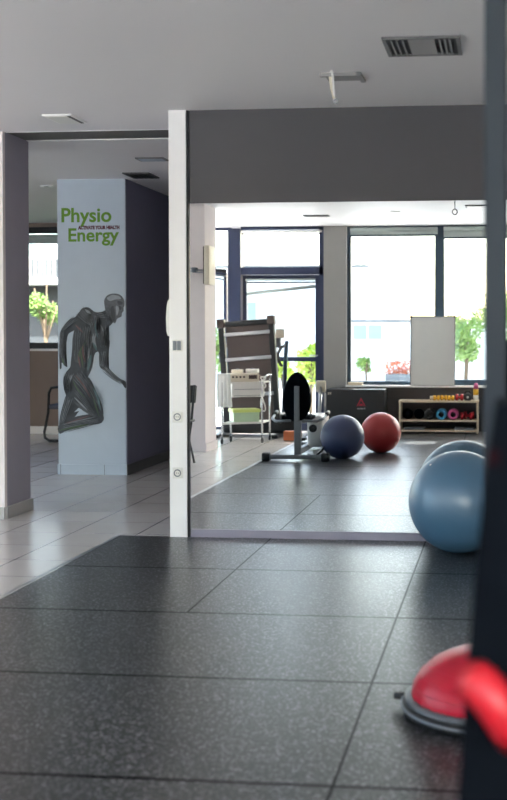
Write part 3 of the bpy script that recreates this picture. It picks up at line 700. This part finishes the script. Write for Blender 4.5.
# ------------------------------------------------------------------ therapy cart
ct = thing('therapy_cart', 'white wheeled therapy cart with chrome legs in front of the folded treadmill', 'cart', (-3.07, -6.3, 0))
def cp(a, b):  # cart corner coordinates: a along, b away
    return (-3.285 + 0.44 * a + (0.02) * b, -6.13 - 0.22 * a - 0.36 * b)
for a in (0, 1):
    for b in (0, 1):
        x, y = cp(a, b)
        lg = MB().cyl((x, y, 0.07), (x, y, 0.74), 0.013, n=12).build('leg', M['chrome'], ct)
        MB().cyl((x - 0.010, y, 0.032), (x + 0.010, y, 0.032), 0.031, n=20).cyl((x, y, 0.03), (x, y, 0.08), 0.012, n=10).build('castor', M['rubber_black'], lg)
def slab(z0, z1, e=0.015):
    P4 = [cp(0, 0), cp(1, 0), cp(1, 1), cp(0, 1)]
    return MB().prism([(x, y) for x, y in P4], (0, 0, z0), (1, 0, 0), (0, 1, 0), z1 - z0)
slab(0.235, 0.255).build('lower_shelf', M['white_plastic'], ct)
slab(0.72, 0.74).build('tray', M['white_plastic'], ct)
rz = math.atan2(-0.22, 0.44); Rz = Matrix.Rotation(rz, 3, 'Z'); pc = (-3.06, -6.42, 0.6)
MB().box(-3.27, -2.87, -6.585, -6.26, 0.56, 0.72, 0.006, rot=Rz, piv=pc).build('drawer_unit', M['white_plastic'], ct)
MB().box(-3.24, -2.90, -6.26, -6.252, 0.65, 0.655, rot=Rz, piv=pc).box(-3.24, -2.90, -6.26, -6.252, 0.575, 0.58, rot=Rz, piv=pc).build('drawer_gap', M['grey_metal'], ct)
MB().tube([(*cp(1.0, 0.1), 0.74), (*cp(1.06, 0.1), 0.80), (*cp(1.08, 0.3), 0.82), (*cp(1.08, 0.8), 0.82), (*cp(1.0, 0.95), 0.74)], 0.010, 10).build('handle', M['chrome'], ct)
dv = thing('therapy_device', 'cream electrotherapy device with dark knobs and a display on top of the white cart', 'device', (-3.10, -6.40, 0.74))
MB().box(-3.28, -2.92, -6.52, -6.27, 0.741, 0.84, 0.012, 3, rot=Rz, piv=(-3.08, -6.40, 0.7)).build('case', M['cream_plastic'], dv)
for k in range(4):
    MB().cyl((-3.245 + k * 0.045, -6.272, 0.80), (-3.245 + k * 0.045, -6.255, 0.80), 0.012, n=14).build('knob', M['black'], dv).matrix_world
MB().box(-3.05, -2.95, -6.275, -6.266, 0.775, 0.82).build('display', M['deck_brown'], dv)
for o in [k for k in bpy.data.objects if k.parent == dv and k.name.split('.')[0] in ('knob', 'display')]:
    me = o.data; pvv = Vector((-3.08, -6.40, 0.7)) - dv.location
    me.transform(Matrix.Translation(pvv) @ Rz.to_4x4() @ Matrix.Translation(-pvv))
for x, y, w_, h_, m_, lb in ((-3.16, -6.40, 0.13, 0.045, 'cream_plastic', 'small cream applicator box on the left of the therapy device'), (-2.99, -6.47, 0.15, 0.05, 'white_plastic', 'small white box on the right of the therapy device')):
    t_ = thing('applicator_box', lb, 'box', (x, y, 0.841))
    MB().box(x - w_ / 2, x + w_ / 2, y - 0.05, y + 0.05, 0.841, 0.841 + h_, 0.010, 3).build('case', M[m_], t_)
    MB().box(x - 0.02, x + 0.02, y - 0.02, y + 0.02, 0.841 + h_, 0.85 + h_, 0.003).build('lid_knob', M['grey_metal'], t_)
# towel
b = bmesh.new(); rows = []
x_, y_ = cp(0.12, -0.03)
for i in range(15):
    v0 = i / 14; z = 0.845 - 0.40 * v0; r_ = []
    for j in range(15):
        u0 = j / 14 - 0.5
        r_.append(b.verts.new((-3.262 + u0 * (0.14 + 0.02 * v0) + 0.01 * v0, -6.098 - 0.06 * (u0 + 0.5) + 0.010 * math.sin(u0 * 22 + v0 * 2) * (0.3 + v0), z)))
    rows.append(r_)
for A_, B_ in zip(rows, rows[1:]):
    for j in range(14): f = b.faces.new((A_[j], A_[j + 1], B_[j + 1], B_[j])); f.smooth = True
mb = MB(); mb._merge(b); tw = mb.build('towel', M['towel'], origin=(-3.26, -6.18, 0.445))
so = tw.modifiers.new('thickness', 'SOLIDIFY'); so.thickness = 0.008
tag(tw, 'white towel hanging over the left end of the therapy cart', 'towel')
gb = thing('storage_box', 'translucent green box with lime lid on the lower shelf of the cart', 'box', (-3.06, -6.42, 0.256))
MB().box(-3.24, -2.92, -6.53, -6.30, 0.256, 0.37, 0.008, rot=Rz, piv=(-3.08, -6.42, 0.3)).build('body', M['green_box'], gb)
MB().box(-3.25, -2.91, -6.54, -6.29, 0.37, 0.41, 0.006, rot=Rz, piv=(-3.08, -6.42, 0.3)).build('lid', M['lime'], gb)
cbp = []
for k in range(60):
    a_ = k / 59; cbp.append((-2.83 + 0.03 * math.sin(a_ * 25) - 0.03 * a_ * (1 - a_), -6.36 + 0.02 * math.cos(a_ * 19), 0.80 - 0.42 * math.sin(PI * min(1, a_ * 1.0)) ** 2 * (0.6 + 0.4 * math.sin(a_ * 9) ** 2)))
tag(MB().tube(cbp, 0.007, 8).build('cable', M['white_plastic'], origin=(-2.83, -6.36, 0.38)), 'white looped cable hanging from the right end of the therapy cart', 'cable')
yb_ = tag(MB().box(-2.70, -2.49, -6.70, -6.58, 0.009, 0.125, 0.008).build('cork_block', M['orange_wood'], origin=(-2.58, -6.64, 0.009)), 'orange-brown block on the floor behind the exercise bike', 'block')

for o in list(bpy.data.objects):
    if o.parent is None and o.name.split('.')[0] in ('therapy_cart', 'therapy_device', 'applicator_box', 'towel', 'storage_box', 'cable'): o.location.x -= 0.07
# ------------------------------------------------------------------ recumbent exercise bike (rear towards the mirror)
bk = thing('exercise_bike', 'small grey and white recumbent exercise bike with black oval backrest', 'exercise bike', (-2.15, -4.9, 0.008))
MB().box(-2.43, -1.86, -4.47, -4.40, 0.030, 0.075, 0.012, 3).build('rear_stabiliser', M['grey_metal'], bk)
for x in (-2.455, -1.835): MB().box(x - 0.04, x + 0.04, -4.49, -4.38, 0.008, 0.095, 0.015, 3).build('end_cap', M['black'], bk)
MB().box(-2.165, -2.095, -4.50, -4.44, 0.07, 0.42, 0.006).box(-2.165, -2.115, -4.49, -4.45, 0.36, 0.78, 0.006).build('post', M['grey_metal'], bk)
bb = bmesh.new(); bmesh.ops.create_uvsphere(bb, u_segments=40, v_segments=24, radius=1)
for v_ in bb.verts: v_.co = Vector((v_.co.x * 0.150 * (1 - 0.12 * v_.co.z), v_.co.y * 0.035, v_.co.z * 0.258))
for f in bb.faces: f.smooth = True
bb.transform(Matrix.Translation((-2.150, -4.535, 0.665)) @ Matrix.Rotation(0.08, 4, 'X'))
mb = MB(); mb._merge(bb); mb.build('backrest', M['black_pad'], bk)
MB().box(-2.33, -2.02, -4.95, -4.60, 0.41, 0.46, 0.02, 3).build('seat', M['black_pad'], bk)
for s in (-1, 1):
    MB().tube([(-2.165 + s * 0.05, -4.52, 0.42), (-2.165 + s * 0.22, -4.56, 0.41), (-2.165 + s * 0.27, -4.66, 0.43), (-2.165 + s * 0.28, -4.88, 0.47)], 0.014, 10).build('side_handle', M['grey_metal'], bk)
    MB().tube([(-2.165 + s * 0.28, -4.80, 0.46), (-2.165 + s * 0.28, -4.96, 0.48)], 0.021, 12).build('hand_grip', M['black'], bk)
MB().box(-2.16, -2.10, -5.70, -4.47, 0.07, 0.13, 0.01).build('main_beam', M['grey_metal'], bk)
MB().box(-2.12, -1.95, -5.45, -4.95, 0.10, 0.44, 0.04, 3).build('flywheel_housing', M['white_plastic'], bk)
MB().cyl((-2.05, -4.955, 0.305), (-2.05, -4.925, 0.305), 0.042, n=24).cyl((-2.05, -4.925, 0.305), (-2.05, -4.90, 0.305), 0.016, n=16).build('resistance_knob', M['black'], bk)
for x, z in ((-2.22, 0.15), (-1.84, 0.38)):
    MB().box(x - 0.05, x + 0.05, -5.25, -5.15, z, z + 0.03, 0.006).build('pedal', M['black'], bk)
    MB().tube([((x - 1.985) / 2 - 0.0, -5.2, 0.26), (x, -5.2, z + 0.015)], 0.010, 8).build('crank', M['steel'], bk)
MB().tube([(-2.06, -5.43, 0.42), (-2.075, -5.62, 0.72)], 0.020, 12).build('front_post', M['steel'], bk)
MB().box(-2.13, -2.02, -5.66, -5.60, 0.66, 0.79, 0.015, 3).build('console', M['cream_plastic'], bk)
MB().box(-2.35, -1.92, -5.74, -5.67, 0.030, 0.085, 0.012, 3).build('front_stabiliser', M['grey_metal'], bk)
MB().tube([(-2.06, -4.70, 0.05), (-1.98, -4.62, 0.035), (-1.90, -4.60, 0.10), (-1.86, -4.60, 0.16)], 0.010, 8).build('cable', M['black'], bk)
bk.location.y += 0.04

# ------------------------------------------------------------------ plyo box, shelf and what is on it
pb = thing('plyo_box', 'large black padded jump box with a red triangular emblem under the window', 'box', (-1.96, -7.85, 0.008))
MB().box(-2.35, -1.57, -8.06, -7.70, 0.008, 0.585, 0.012, 3).build('body', mat('box_vinyl', (44, 46, 48), 0.5), pb)
tri = [(-0.062, 0.0), (0.0, 0.118), (0.062, 0.0), (0.040, 0.012), (0.0, 0.085), (-0.040, 0.012)]
em = MB().prism(tri, (-1.88, -7.6995, 0.36), (-1, 0, 0), (0, 0, 1), 0.002)
em.prism([(-0.034, 0.006), (-0.012, 0.040), (0.0, 0.030), (0.012, 0.040), (0.034, 0.006), (0.012, 0.014), (0.0, 0.006), (-0.012, 0.014)], (-1.88, -7.6995, 0.36), (-1, 0, 0), (0, 0, 1), 0.002).build('emblem', M['logo_red'], pb)
text_part('Reebok', -1.935, -1.825, 0.325, 0.020, M['logo_white'], 'lettering', pb, 0.03, y=-7.6995, face=1)
text_part('75', -2.325, -2.275, 0.515, 0.030, M['cream_plastic'], 'height_mark', pb, 0.03, y=-7.6995, face=1)

sh = thing('low_shelf', 'low pale wooden shelf unit for small weights under the whiteboard', 'shelf', (-0.86, -7.9, 0.008))
X0, X1, Y0, Y1 = -1.385, -0.345, -8.06, -7.75
for x in (X0, X1 - 0.022): MB().box(x, x + 0.022, Y0, Y1, 0.008, 0.415).build('side_panel', M['wood'], sh)
MB().box(X0 - 0.005, X1 + 0.005, Y0, Y1 + 0.005, 0.415, 0.44, 0.002).build('top_panel', M['wood'], sh)
MB().box(X0 + 0.022, X1 - 0.022, Y0, Y1, 0.165, 0.187).build('shelf_board', M['wood'], sh)
MB().box(X0 + 0.022, X1 - 0.022, Y0, Y1, 0.030, 0.052).build('shelf_board', M['wood'], sh)

def weight(x, y, z, m, label, r=0.034, L=0.12, grp='hand weights on the low shelf'):
    t_ = thing('hand_weight', label, 'dumbbell', (x, y, z), grp)
    for s in (-1, 1):
        MB().cyl((x + s * (L / 2 - 0.034), y, z + r), (x + s * L / 2, y, z + r), r, n=6).build('head', m, t_)
    MB().cyl((x - L / 2 + 0.03, y, z + r), (x + L / 2 - 0.03, y, z + r), 0.013, n=12).build('grip', m, t_)
    return t_
z = 0.4405
weight(-0.955, -7.86, z, M['cream_plastic'], 'cream hand weight at the left end of the row on the shelf top', 0.028, 0.06)
weight(-0.895, -7.83, z, M['yellow'], 'yellow hand weight, first of three, beside the cream one', 0.033, 0.085)
weight(-0.800, -7.86, z, M['yellow'], 'yellow hand weight in the middle of three yellow ones', 0.033, 0.085)
weight(-0.705, -7.83, z, M['yellow'], 'yellow hand weight, last of three, beside the red one', 0.033, 0.085)
weight(-0.595, -7.85, z, M['red_vinyl'], 'red hand weight on the shelf top beside the black kettlebell', 0.042, 0.10)
kb = thing('kettlebell', 'small black kettlebell on the shelf top', 'kettlebell', (-0.485, -7.85, z))
MB().lathe([(0, 0), (0.035, 0), (0.052, 0.02), (0.057, 0.045), (0.050, 0.075), (0.03, 0.09), (0, 0.094)], (-0.485, -7.85, z), 32).build('bell', M['black'], kb)
MB().tube([(-0.485 + 0.035 * math.cos(a_), -7.85, z + 0.085 + 0.042 * math.sin(a_)) for a_ in [PI * k / 12 for k in range(13)]], 0.010, 10).build('handle', M['black'], kb)
MB().cyl((-0.485, -7.797, z + 0.045), (-0.485, -7.791, z + 0.045), 0.015, n=20).build('badge', M['logo_white'], kb)
bt = thing('drinks_bottle', 'tall bottle in pink, yellow and white bands at the right end of the shelf', 'bottle', (-0.380, -7.88, z))
MB().lathe([(0, 0), (0.034, 0), (0.035, 0.07), (0, 0.07)], (-0.380, -7.88, z), 28).build('base_band', M['white_plastic'], bt)
MB().lathe([(0, 0.07), (0.035, 0.07), (0.035, 0.15), (0, 0.15)], (-0.380, -7.88, z), 28).build('middle_band', M['yellow'], bt)
MB().lathe([(0, 0.15), (0.033, 0.15), (0.030, 0.20), (0.018, 0.225), (0, 0.23)], (-0.380, -7.88, z), 28).build('cap', M['pink'], bt)

def roll(x, y, z, m, label):
    t_ = thing('foam_roller', label, 'foam roller', (x, y, z), 'rolls on the middle shelf')
    MB().lathe([(0.034, -0.13), (0.066, -0.13), (0.069, -0.12), (0.069, 0.12), (0.066, 0.13), (0.034, 0.13), (0.034, -0.13)], (x, y, z + 0.069), 32, 'Y').build('foam', m, t_)
    MB().lathe([(0.026, -0.128), (0.0338, -0.128), (0.0338, 0.128), (0.026, 0.128), (0.026, -0.128)], (x, y, z + 0.069), 28, 'Y').build('core', M['black'], t_)
zs = 0.1875
roll(-0.83, -7.90, zs, M['blue_foam'], 'blue foam roller end-on, left of the pink one')
roll(-0.675, -7.90, zs, M['pink'], 'pink foam roller end-on, right of the blue one')
roll(-0.985, -7.90, zs, M['black'], 'black foam roller end-on, left of the blue one')
weight(-0.50, -7.84, zs, M['red_vinyl'], 'large red hand weight on the middle shelf', 0.048, 0.15)
weight(-0.47, -7.95, zs, M['red_vinyl'], 'red hand weight behind the large red one on the middle shelf', 0.050, 0.13)
for x, lb in ((-1.13, 'black medicine ball on the middle shelf nearest the rollers'), (-1.28, 'black medicine ball at the left end of the middle shelf')):
    t_ = thing('medicine_ball', lb, 'ball', (x, -7.9, zs), 'black medicine balls on the middle shelf')
    MB().sphere((x, -7.9, zs + 0.070), 0.070, u=32, v=20).build('shell', M['black_pad'], t_)
    MB().tube([(x + 0.0705 * math.cos(a_), -7.9, zs + 0.07 + 0.0705 * math.sin(a_)) for a_ in [2 * PI * k / 32 for k in range(32)]], 0.002, 6, True).build('seam', M['grey_metal'], t_)
for x0_, x1_, n_, lb in ((-1.32, -1.05, 2, 'flat grey balance pad lying on the left of the bottom shelf'), (-0.66, -0.40, 1, 'flat grey balance pad lying on the right of the bottom shelf')):
    tag(MB().box(x0_, x1_, -8.02, -7.78, 0.0525, 0.0525 + 0.03, 0.008, 3).build('balance_pad', M['grey_metal'], origin=(x0_, -7.9, 0.0525)), lb, 'pad', 'flat grey pads on the bottom shelf')

# ------------------------------------------------------------------ on the sill
wb = thing('whiteboard', 'blank white board standing on the window sill above the low shelf', 'whiteboard', (-0.96, -8.05, 0.626))
Rw = Matrix.Rotation(0.05, 3, 'X'); pw = (-0.96, -8.02, 0.626)
MB().box(-1.25, -0.67, -8.035, -8.02, 0.63, 1.54, rot=Rw, piv=pw).build('board', M['whiteboard'], wb)
f_ = MB()
for q in ((-1.26, -1.25, 0.626, 1.55), (-0.67, -0.66, 0.626, 1.55)): f_.box(q[0], q[1], -8.038, -8.012, q[2], q[3], rot=Rw, piv=pw)
f_.box(-1.25, -0.67, -8.038, -8.012, 1.54, 1.55, rot=Rw, piv=pw).box(-1.25, -0.67, -8.038, -8.012, 0.622, 0.632, rot=Rw, piv=pw)
f_.build('frame', M['board_frame'], wb)
for x in (-1.25, -0.67): MB().box(x - 0.014, x + 0.014, -8.04, -8.008, 1.53, 1.556, 0.003, rot=Rw, piv=pw).build('corner_cap', M['black'], wb)
tag(MB().box(-2.10, -1.90, -8.09, -8.02, 0.6255, 0.665, 0.005).build('sill_block', M['wood'], origin=(-2.0, -8.05, 0.6255)), 'beige wooden block lying on the left end of the sill', 'block')
bt2 = thing('marker_tray', 'small teal marker box on the sill beside the whiteboard', 'box', (-0.76, -8.0, 0.626))

bpy.data.objects.remove(bt2)

# ------------------------------------------------------------------ outdoors
gr = struct(B(-60, 60, -22, -8.41, -0.35, -0.12), 'ground', M['paving'])
struct(B(-120, 120, -160, -22, -4.4, -4.1), 'ground_street', M['paving'])
struct(B(-60, -8.25, -8.41, 60, -0.35, -0.12), 'ground_side', M['paving'])
struct(B(-60, 60, 7.65, 60, -0.35, -0.12), 'ground_back', mat('bounce_cut_ground', (84, 96, 70), 0.9, noise=0.2))  # unseen ground, darkened to cut the light bounced into the hall
struct(MB().box(-2.3, -0.85, -10.0, -8.41, 2.95, 3.0).box(-0.33, 3.2, -10.0, -8.41, 2.95, 3.0).box(-0.85, -0.33, -10.0, -8.92, 2.95, 3.0), 'added_sun_shade', M['facade'])   # unseen overhang added to block the sun, notched to drop a sun patch
struct(B(-8.6, 3.2, -8.4, 7.9, H + 0.16, 3.15), 'roof', M['facade'])

def tree(x, y, z0, h, r, m, label, n=900, ls=0.07, group=None, flat=1.0, cat='tree', name='tree', sz=1.0):
    t_ = thing(name, label, cat, (x, y, z0), group)
    tk = MB().tube([(x, y, z0), (x + 0.04 * r, y, z0 + h * 0.35), (x - 0.05 * r, y, z0 + h * 0.62)], 0.05 * r + 0.015, 8)
    for k in range(5):
        a_ = k * 1.3; tk.tube([(x, y, z0 + h * 0.45), (x + 0.5 * r * math.cos(a_), y + 0.5 * r * math.sin(a_), z0 + h * (0.7 + 0.04 * k))], 0.02 * r + 0.006, 6)
    tk.build('trunk', M['bark'], t_)
    b = bmesh.new(); cl = [(Vector((random.uniform(-1, 1), random.uniform(-1, 1), random.uniform(-1, 1))), random.uniform(0.35, 0.6)) for _ in range(9)]
    for k in range(n):
        c, rr = random.choice(cl); d = Vector((random.gauss(0, 1), random.gauss(0, 1), random.gauss(0, 1))).normalized() * rr * random.uniform(0.5, 1)
        p_ = c * 0.6 + d; P = Vector((x + p_.x * r, y + p_.y * r * flat, z0 + h * 0.68 + p_.z * r * sz))
        u_ = Vector((random.gauss(0, 1), random.gauss(0, 1), random.gauss(0, 1))).normalized(); w2 = u_.orthogonal().normalized()
        s_ = ls * random.uniform(0.6, 1.3)
        b.faces.new([b.verts.new(P + u_ * s_), b.verts.new(P + w2 * s_ * 0.45), b.verts.new(P - u_ * s_), b.verts.new(P - w2 * s_ * 0.45)])
    mb = MB(); mb._merge(b); mb.build('crown', m, t_)
    return t_
tree(-0.95, -20.5, -0.12, 2.1, 0.75, M['leaf'], 'green tree outside the window at the right of the whiteboard', 1700, 0.07)
tree(0.25, -18.0, -0.12, 2.9, 0.8, M['leaf'], 'darker tree outside, partly behind the dark rack upright', 1400, 0.07)
tree(-3.45, -13.0, -0.12, 1.35, 0.33, M['leaf_lime'], 'lime green shrub outside behind the bike backrest', 900, 0.05, cat='shrub', name='shrub', sz=1.4)
tree(-4.05, -13.5, -0.12, 1.1, 0.25, M['leaf_lime'], 'small lime shrub outside between treadmill and door post', 500, 0.05, cat='shrub', name='shrub')
tree(-5.0, -13.0, -0.12, 1.7, 0.5, M['leaf'], 'green bush outside the narrow sidelight', 900, 0.06, cat='shrub', name='shrub')
tree(-8.35, 13.0, -0.12, 2.75, 0.42, M['leaf'], 'green tree outside the hall window', 1500, 0.045, sz=0.8)
tree(-3.45, -21.2, -0.12, 0.95, 0.26, M['leaf'], 'low grey-green bush outside above the sill, left of the planter', 500, 0.05, cat='shrub', name='shrub')
# planter with reddish flowers
pl_ = thing('planter', 'terracotta planter of reddish flowers on the terrace outside', 'planter', (-2.6, -21.2, -0.12))
MB().box(-2.95, -2.05, -21.4, -21.0, -0.12, 0.30, 0.02).build('trough', M['facade_grey'], pl_)
b = bmesh.new()
for k in range(500):
    P = Vector((random.uniform(-2.95, -2.05), random.uniform(-21.4, -21.0), random.uniform(0.28, 0.62))); u_ = Vector((random.gauss(0, 1), random.gauss(0, 1), random.gauss(0, 1))).normalized(); w2 = u_.orthogonal()
    b.faces.new([b.verts.new(P + u_ * 0.05), b.verts.new(P + w2 * 0.03), b.verts.new(P - u_ * 0.05)])
mb = MB(); mb._merge(b); mb.build('flowers', M['terracotta'], pl_)
# buildings
def building(x0, x1, y0, y1, z0, z1, wins, label, m='facade', face=1):
    t_ = thing('building', label, 'building', ((x0 + x1) / 2, (y0 + y1) / 2, z0))
    MB().box(x0, x1, y0, y1, z0, z1).build('wall', M[m], t_)
    MB().box(x0 - 0.2, x1 + 0.2, y0 - 0.2, y1 + 0.2, z1, z1 + 0.18).build('roof', M['facade_grey'], t_)
    yf = y1 if face > 0 else y0
    for a, c, d, e in wins:
        wd = MB().box(a, c, yf - 0.03, yf + 0.03, d, e).build('window', M['facade_glass'], t_)
        n_ = max(2, int((c - a) / 0.6))
        mm_ = MB()
        for k in range(1, n_): mm_.box(a + (c - a) * k / n_ - 0.04, a + (c - a) * k / n_ + 0.04, yf - 0.06, yf + 0.06, d, e)
        mm_.build('mullion', M['facade'], wd)
    return t_
building(-9.0, 1.0, -72, -60, -4.1, 1.9, [(-8.9, -7.2, 0.9, 1.75), (-6.6, -5.0, -2.0, -0.8), (-3.6, -2.2, 0.9, 1.7)], 'low white building across the street seen through the window', 'facade')
building(-30, -10, -90, -75, -4.1, 6.0, [(-26, -24, 2, 3.5), (-20, -18, 2, 3.5)], 'taller white building across the street behind the door glass', 'facade')
hb_ = building(-15, -3, 22, 30, -0.12, 6.0, [(-12.9, -11.5, 3.3, 4.0), (-10.6, -9.6, 2.8, 4.4)], 'pale house with a white balcony railing outside the hall window', 'facade_dark', face=-1)
rl = MB().box(-14, -5, 21.0, 22, 2.55, 2.72)
for k in range(70): rl.box(-14 + k * 0.128, -13.96 + k * 0.128, 21.0, 21.04, 2.72, 3.2)
rl.box(-14, -5, 20.98, 21.05, 3.2, 3.27); rl.build('balcony', M['facade'], hb_)
